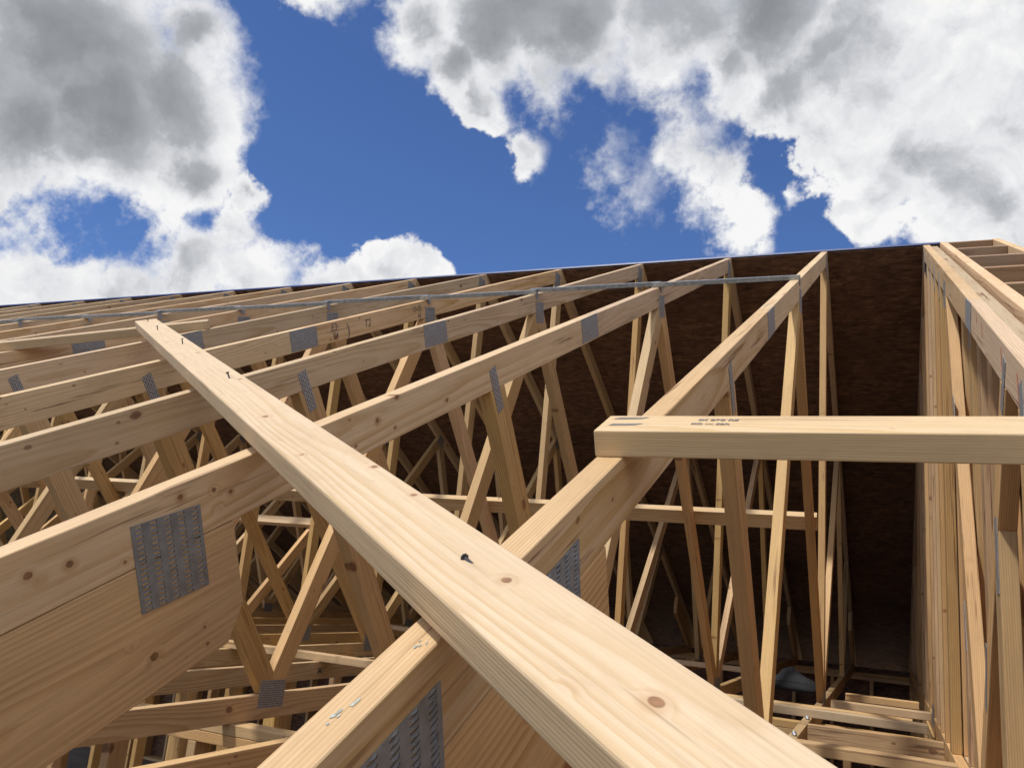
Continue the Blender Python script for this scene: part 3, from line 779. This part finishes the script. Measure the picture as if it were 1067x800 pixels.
# ------------------------------------------------------------------ camera
cam_d = bpy.data.cameras.new('camera'); cam = bpy.data.objects.new('camera', cam_d); col.objects.link(cam)
F_PX = 891.925
cam_d.sensor_fit = 'HORIZONTAL'; cam_d.sensor_width = 36; cam_d.lens = F_PX/1067*36
cam_d.clip_start = .02; cam_d.clip_end = 3000
Rm = [[0.9171574951311777, 0.38818610489548233, 0.09018690088221404], [-0.008985994832527683, 0.24638792892854502, -0.9691296303256637], [-0.39842362005977316, 0.8880340851816011, 0.22946477405930885]]
rx, dn, fw = (Vector(q) for q in Rm)
Mc = Matrix((rx, -dn, -fw)).transposed().to_4x4(); Mc.translation = Vector((.3315, -5.505, -2.2867))
cam.matrix_world = Mc
cam_d.shift_x = -.5/1067*1.
scene.camera = cam

# ------------------------------------------------------------------ light
SUN = Vector((-.24, -.36, .90)).normalized()
elev = math.asin(SUN.z)
sl = bpy.data.lights.new('sun', 'SUN'); sl.energy = 3.5; sl.angle = R(3.5); sl.color = (1, .96, .90)
so = bpy.data.objects.new('sun', sl); col.objects.link(so)
so.rotation_euler = SUN.to_track_quat('Z', 'Y').to_euler()
so.location = (0, 0, 20)

W = bpy.data.worlds.new('World'); scene.world = W; W.use_nodes = True
W.cycles.sampling_method = 'MANUAL'; W.cycles.sample_map_resolution = 512
n = N(W.node_tree); bg = W.node_tree.nodes['Background']
sky = n.new('ShaderNodeTexSky', sky_type='NISHITA'); sky.sun_disc = False
sky.sun_elevation = elev; sky.sun_rotation = math.atan2(SUN.x, SUN.y)
sky.air_density = 1.0; sky.dust_density = .3; sky.ozone_density = 3.5; sky.altitude = 200
tc = n.new('ShaderNodeTexCoord').outputs['Generated']
dirn = n.v('NORMALIZE', tc)
def sdir(u, v):
    q = rx*((u-533.5)/F_PX) + dn*((v-400)/F_PX) + fw
    return q.normalized()
# where the clouds stand in the sky: (bearing taken from the photograph, angular size)
cl = [(64,50,160,1.),(105,125,98,1.),(178,110,74,1.),(200,40,56,1.),(195,170,48,.9),(10,140,78,1.),(-90,90,190,1.),(60,150,50,.7),
      (0,326,60,1.),(62,314,46,1.),(125,310,44,1.),(195,285,60,1.),(270,292,50,1.),(335,296,36,1.),(395,288,50,1.2),(430,284,38,1.2),(232,240,36,.9),(245,200,22,.8),
      (135,212,24,.55),
      (335,-25,40,1.),(430,25,50,1.),(480,70,44,1.),(506,108,34,.85),(520,20,80,1.),(600,30,78,1.),(560,-30,110,1.),(700,10,100,1.),(620,85,26,.9),(640,60,30,.8),
      (800,15,95,1.),(890,50,90,1.),(825,95,55,.9),(755,70,50,.9),(690,75,44,.8),(705,120,34,.7),
      (551,148,30,.66),(630,165,42,.56),(655,192,46,.60),(712,140,50,.62),(740,175,52,.62),(770,215,46,.60),(778,245,34,.56),(815,195,34,.42),(700,165,30,.5),
      (905,110,85,1.),(985,130,110,1.),(1060,100,130,1.),(1010,220,75,1.),(860,140,48,.9),(930,195,50,.9),(1075,235,70,1.),(925,245,22,.8),(880,165,40,.8),(1100,-50,160,1.)]
gr = [(100,100,200,1.),(180,150,120,1.),(40,190,120,.8),(-20,80,150,.7),(560,10,140,1.),(780,5,120,.9),(680,30,70,.45),(985,205,90,.55),(470,20,60,.6),(40,230,60,.4),(230,300,50,.3),(370,315,30,.2),(1060,170,60,.3),(80,305,40,.2),(880,-20,90,.6)]
wn_ = n.new('ShaderNodeTexNoise'); n.put(wn_.inputs['Vector'], dirn); wn_.inputs['Scale'].default_value = 7; wn_.inputs['Detail'].default_value = 6; wn_.inputs['Roughness'].default_value = .6
warp = n.v('MULTIPLY', n.v('SUBTRACT', wn_.outputs['Color'], (.5, .5, .5)), (.13, .13, .13))
wd_ = n.v('ADD', dirn, warp)
def field(vec, lst, soft):
    acc = None
    for (u, v, r_, w_) in lst:
        c_ = sdir(u, v)
        k_ = ((u-533.5)**2 + (v-400)**2)/F_PX**2
        rr_ = r_/F_PX/math.sqrt(1+k_)
        dd = n.v('DISTANCE', vec, tuple(c_), out=1)
        e = n.mr(dd, 0., rr_*soft, w_, 0., False)
        acc = e if acc is None else n.m('SMOOTH_MAX', acc, e, .12)
    return acc
f1 = field(wd_, cl, 1.6)
axis = sdir(533, 120)
away = n.mr(n.v('DISTANCE', dirn, tuple(axis), out=1), .75, 1.0, 0., 1., True)
gen = n.mr(n.noise(dirn, 2.3, 3, .5), .44, .62, 0., .9)
f1 = n.m('MAXIMUM', f1, n.m('MULTIPLY', gen, away))
fbm = n.noise(dirn, 14, 9, .63)
soft = n.noise(dirn, 4.3, 2, .5)                       # where the rims are crisp and where they fray out
dens = n.m('ADD', f1, n.m('MULTIPLY', n.m('SUBTRACT', fbm, .5), 1.08))
alpha = n.mr(dens, .27, n.mr(soft, .38, .62, .40, .70), 0., 1., True)
g = field(n.v('ADD', dirn, n.v('MULTIPLY', warp, (1.3, 1.3, 1.3))), gr, 1.45)
upv = tuple(-.022*q for q in dn)
bil = n.noise(wd_, 8, 6, .55)
bil2 = n.noise(n.v('ADD', wd_, upv), 8, 6, .55)
relief = n.m('SUBTRACT', bil, bil2)                    # billows, brighter on their sunward side
core = n.mr(n.m('ADD', n.m('MULTIPLY', f1, .7), n.m('MULTIPLY', dens, .3)), .42, .92, 0., 1., True)
g2 = n.m('MULTIPLY', core, n.m('ADD', .12, n.m('MULTIPLY', n.mr(g, .02, .85, 0., 1., True), .62)))
g2 = n.m('ADD', g2, n.m('MULTIPLY', n.m('SUBTRACT', bil, .5), n.mr(core, 0., 1., .25, .75)))
g2 = n.m('SUBTRACT', g2, n.m('MULTIPLY', relief, n.mr(g, .2, .9, 1.9, .9)))
g2 = n.m('ADD', g2, .05, clamp=True)
ramp = n.new('ShaderNodeValToRGB'); n.put(ramp.inputs[0], g2)
el = ramp.color_ramp.elements
el[0].position = 0.; el[0].color = (1., 1., 1., 1)
el[1].position = 1.; el[1].color = (.23, .245, .27, 1)
for p_, c_ in ((.22, (.83, .84, .865, 1)), (.5, (.47, .49, .525, 1)), (.78, (.325, .345, .37, 1))):
    e_ = el.new(p_); e_.color = c_
ccol = n.mix(away, ramp.outputs[0], n.mix(1., ramp.outputs[0], (1.6, 1.53, 1.42, 1), 'MULTIPLY'))  # clouds out of view brightened and warmed to lift the ambient light
skyc = n.new('ShaderNodeVectorMath', operation='SCALE'); n.put(skyc.inputs[0], sky.outputs[0]); skyc.inputs[3].default_value = .10
tint = n.mix(1., skyc.outputs[0], (.72, .90, 1.26, 1), 'MULTIPLY')
fin = n.mix(alpha, tint, ccol)
n.put(bg.inputs['Color'], fin); bg.inputs['Strength'].default_value = 1.0

# ------------------------------------------------------------------ render settings
scene.render.engine = 'CYCLES'
scene.view_settings.view_transform = 'Standard'; scene.view_settings.look = 'None'
scene.view_settings.exposure = -0.1; scene.view_settings.gamma = 1
scene.cycles.max_bounces = 4; scene.cycles.diffuse_bounces = 4
scene.cycles.use_adaptive_sampling = True; scene.cycles.adaptive_threshold = .015
scene.render.resolution_x = 1024; scene.render.resolution_y = 767
